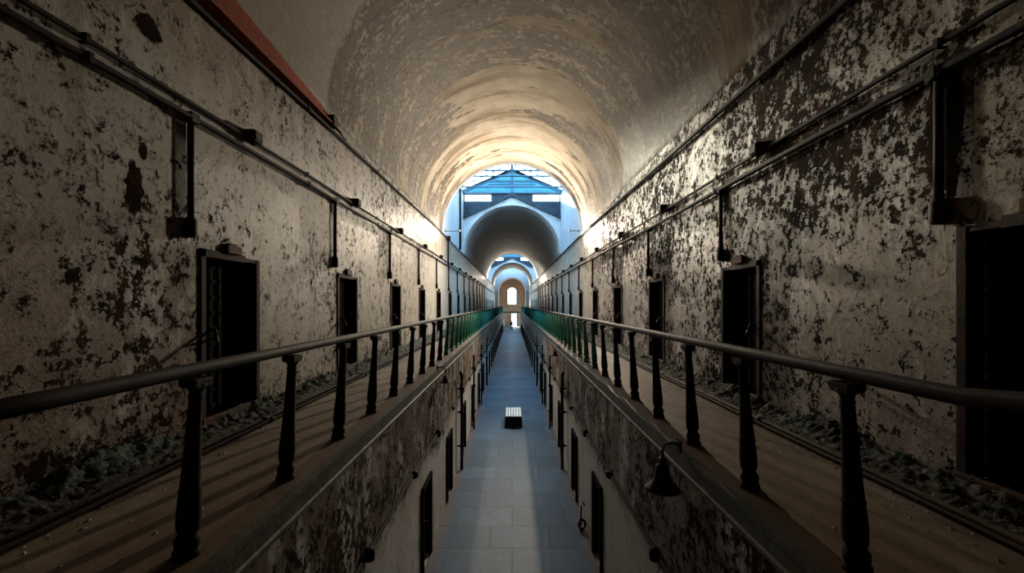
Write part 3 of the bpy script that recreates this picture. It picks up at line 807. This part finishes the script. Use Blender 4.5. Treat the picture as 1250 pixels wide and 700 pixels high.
# ------------------------------------------------------------------ wall-foot conduits, dirt, chips
for s, nm in ((-1, 'left'), (1, 'right')):
    for j, (x, r) in enumerate(((2.93, .020), (3.02, .026))):
        pts = [(s*(x+.012*mnoise.noise((y*.5, s+j, 1))), y, G+r+.004) for y in [.2+.9*k for k in range(100)] if y < 92]
        m = MB().tube(pts, r, 8)
        for p in pts[2::4]: m.tube([(p[0], p[1]-.05, p[2]), (p[0], p[1]+.05, p[2])], r+.009, 8)
        tag(m.build('floor_conduit', M['rustpipe']), '%s of the two rusty pipes lying along the foot of the %s wall' % ('inner' if j == 0 else 'outer', nm), 'pipe')
    m = MB(); ny = 1500; nx = 14; vs = []; fs = []
    for i in range(ny+1):
        y = .2 + 48*(i/ny)**1.25
        for k in range(nx):
            q = k/(nx-1); x = 3.04+(3.497-3.04)*q
            h = (.02+.12*q**1.3)*(.8+.7*mnoise.noise((y*.9, s*5, q))) + .07*q*mnoise.noise((y*5, q*4, s))+.05*(.3+q)*mnoise.noise((y*16, q*11, s))+.02*mnoise.noise((y*37, q*26, s))
            x += .03*mnoise.noise((y*3, s, q*2)) if k < nx-1 else 0
            vs.append((s*x, y, G+max(-.01, h) if k else G-.01))
    for i in range(ny):
        for k in range(nx-1):
            p = i*nx+k; fs.append((p, p+1, p+nx+1, p+nx))
    m.add(vs, fs, True)
    for i in range(6500):
        y = .3 + 34*random.random()**1.8; q = random.random(); x = s*(3.06+.38*q)
        z = G+.02+.15*q**1.3+.05*random.random(); a = random.random()*6.28; L = .004+.014*random.random()**2; W = L*(.4+.5*random.random())
        d = Vector((math.cos(a), math.sin(a), random.uniform(-.2, .9))).normalized(); w = d.cross(Vector((random.uniform(-1,1), random.uniform(-1,1), 1))).normalized()
        p = Vector((x, y, z)); up = d.cross(w)
        m.add([p-w*W, p+w*W, p+d*L+up*L*.4-w*W*.6, p+d*L+up*L*.4+w*W*.6, p+d*L*1.9+up*L*.2], [(0,1,3,2), (2,3,4)])
    tag(m.build('dirt_and_moss', M['debris'], recalc=False), 'dark dirt, moss and fallen paint flakes heaped along the foot of the %s wall' % nm, 'debris', kind='stuff')
    m = MB()
    for i in range(650):
        y = .5+26*random.random()**1.7; x = s*(2.90-abs(min(.6, abs(random.gauss(0, .12)))) if random.random() < .8 else random.uniform(2.05, 2.9)); r = .004+.013*random.random()**3
        vs = [(x+r*random.uniform(.6,1.3)*u, y+r*random.uniform(.6,1.4)*v, G+.001+r*.7*w) for u, v, w in ((1,1,0),(-1,1,0),(-1,-1,0),(1,-1,0),(.3,.2,1.2))]
        m.add(vs, [(0,1,2,3),(0,1,4),(1,2,4),(2,3,4),(3,0,4)])
    tag(m.build('plaster_chips', M['chip'], recalc=False), 'scattered pale plaster chips on the %s gallery walkway' % nm, 'debris', kind='stuff')

# ------------------------------------------------------------------ person at the far end
def person(x, y):
    me = bpy.data.meshes.new('person'); sc = 1.72/7.5
    J = {'pel': (0,0,.95), 'sp': (0,.01,1.15), 'ch': (0,.0,1.33), 'nk': (0,-.01,1.48), 'hd': (0,-.03,1.60), 'ht': (0,-.02,1.72),
         'ls': (-.18,0,1.42), 'le': (-.25,.03,1.13), 'lw': (-.25,-.10,.90), 'lh': (-.24,-.16,.82), 'rs': (.18,0,1.42), 're': (.25,.03,1.13), 'rw': (.25,-.06,.88), 'rh': (.24,-.10,.79),
         'lp': (-.09,0,.92), 'lk': (-.10,-.07,.50), 'la': (-.11,.04,.09), 'lt': (-.12,-.14,.035), 'rp': (.09,0,.92), 'rk': (.10,.03,.50), 'ra': (.11,.12,.09), 'rt': (.12,-.06,.035)}
    rad = {'pel': .15, 'sp': .125, 'ch': .15, 'nk': .06, 'hd': .098, 'ht': .075, 'ls': .07, 'le': .045, 'lw': .032, 'lh': .035, 'rs': .07, 're': .045, 'rw': .032, 'rh': .035,
           'lp': .10, 'lk': .06, 'la': .042, 'lt': .035, 'rp': .10, 'rk': .06, 'ra': .042, 'rt': .035}
    ed = [('pel','sp'),('sp','ch'),('ch','nk'),('nk','hd'),('hd','ht'),('ch','ls'),('ls','le'),('le','lw'),('lw','lh'),('ch','rs'),('rs','re'),('re','rw'),('rw','rh'),
          ('pel','lp'),('lp','lk'),('lk','la'),('la','lt'),('pel','rp'),('rp','rk'),('rk','ra'),('ra','rt')]
    for sd, hx in (('l', -1), ('r', 1)):                       # five fingers
        hx0 = J[sd+'h']
        for k in range(5):
            b = sd+'f%d' % k; off = (-.03+.015*k)
            J[b] = (hx0[0]+(.0 if k else hx*-.03), hx0[1]+off, hx0[2]-(.06 if k else .02)); J[b+'t'] = (hx0[0]-hx*.015, hx0[1]+off-.02, hx0[2]-(.06 if k else .02)-(.04, .05, .055, .05, .035)[k])
            rad[b] = .009; rad[b+'t'] = .008; ed += [(sd+'h', b), (b, b+'t')]
    ks = list(J); me.from_pydata([J[k] for k in ks], [(ks.index(a), ks.index(b)) for a, b in ed], [])
    o = bpy.data.objects.new('person', me); C.objects.link(o)
    md = o.modifiers.new('Skin', 'SKIN')
    for i, k in enumerate(ks):
        sv = me.skin_vertices[0].data[i]; sv.radius = (rad[k], rad[k]*(.75 if k in ('pel', 'sp', 'ch') else 1)); sv.use_root = (k == 'pel')
    o.modifiers.new('Subsurf', 'SUBSURF').levels = 2
    me.materials.append(M['skin'])
    o.location = (x, y, 0)
    tag(o, 'distant person in dark clothes walking toward the camera before the bright doorway', 'person')
    c = MB(); c.lathe([(.185,.80),(.19,.95),(.165,1.12),(.19,1.32),(.17,1.42),(.08,1.48)], 16)
    for v in range(len(c.v)): c.v[v] = (c.v[v][0], c.v[v][1]*.75, c.v[v][2])
    for sd, hx in (('l', -1), ('r', 1)):
        c.sweep([J[sd+'s'], J[sd+'e'], J[sd+'w']], [(.07*math.cos(2*PI*i/10), .07*math.sin(2*PI*i/10)) for i in range(10)])
    c.build('coat', M['cloth'], o)
    c = MB()
    for sd in 'lr':
        c.sweep([J[sd+'p'], J[sd+'k'], J[sd+'a']], [(.085*math.cos(2*PI*i/10), .085*math.sin(2*PI*i/10)) for i in range(10)])
    c.build('trousers', M['trouser'], o)
    h = MB(); h.lathe([(.098,1.58),(.112,1.64),(.105,1.70),(.07,1.75),(.01,1.765)], 14, (0,.015,0)); h.build('hair', M['hair'], o)
    f = MB(); f.lathe([(.006,1.615),(.014,1.60),(.018,1.585),(.004,1.578)], 6, (0,-.13,0)); f.box((-.028,-.125,1.545), (.028,-.115,1.553)); f.box((-.05,-.122,1.625), (-.02,-.112,1.637)); f.box((.02,-.122,1.625), (.05,-.112,1.637)); f.build('face', M['hair'], o)
person(-.06, 88.3)

# ------------------------------------------------------------------ light
w = bpy.data.worlds.new('World'); bpy.context.scene.world = w; w.use_nodes = True
nt = w.node_tree; bg = nt.nodes['Background']
tc = nt.nodes.new('ShaderNodeTexCoord'); sx = nt.nodes.new('ShaderNodeSeparateXYZ'); nt.links.new(tc.outputs['Generated'], sx.inputs[0])
rp = nt.nodes.new('ShaderNodeValToRGB'); nt.links.new(sx.outputs[2], rp.inputs[0])
rp.color_ramp.elements[0].position = 0; rp.color_ramp.elements[0].color = (.70,.86,1.0,1)
rp.color_ramp.elements[1].position = .7; rp.color_ramp.elements[1].color = (.34,.66,1.0,1)
nt.links.new(rp.outputs[0], bg.inputs['Color']); bg.inputs['Strength'].default_value = 9.5
def portal(y0, y1, s):
    l = bpy.data.lights.new('skylight_portal', 'AREA'); l.shape = 'RECTANGLE'; ang = math.atan2(RIDGE-EAVE, 3.95)
    l.size = math.hypot(3.95, RIDGE-EAVE); l.size_y = y1-y0; l.cycles.is_portal = True
    o = bpy.data.objects.new('skylight_portal', l); C.objects.link(o)
    o.location = (s*1.975, (y0+y1)/2, (RIDGE+EAVE)/2+.06); o.rotation_euler = (0, s*ang, 0)
for (a, b) in GAPS:
    for s in (-1, 1): portal(a, b, s)
sun = bpy.data.lights.new('sun', 'SUN'); sun.energy = 22; sun.color = (1.0, .86, .66); sun.angle = math.radians(6.0)
so = bpy.data.objects.new('sun', sun); C.objects.link(so)
so.rotation_euler = Vector((4.2, -16, -3.7)).to_track_quat('-Z', 'Y').to_euler()

# ------------------------------------------------------------------ camera
cam = bpy.data.cameras.new('camera'); co = bpy.data.objects.new('camera', cam); C.objects.link(co)
cam.sensor_width = 36; cam.lens = F/1250*36; cam.shift_y = 21.6/1250; cam.clip_end = 400; cam.clip_start = .05
co.location = (0, 0, E); co.rotation_euler = (PI/2, 0, 0)
S = bpy.context.scene; S.camera = co
S.view_settings.view_transform = 'Standard'; S.view_settings.look = 'None'; S.view_settings.gamma = 1; S.view_settings.use_curve_mapping = False
S.view_settings.exposure = 0.35
S.cycles.use_denoising = True
S.cycles.max_bounces = 10; S.cycles.diffuse_bounces = 6; S.cycles.glossy_bounces = 3; S.cycles.transparent_max_bounces = 12
S.cycles.sample_clamp_indirect = 12
S.cycles.caustics_reflective = False; S.cycles.caustics_refractive = False
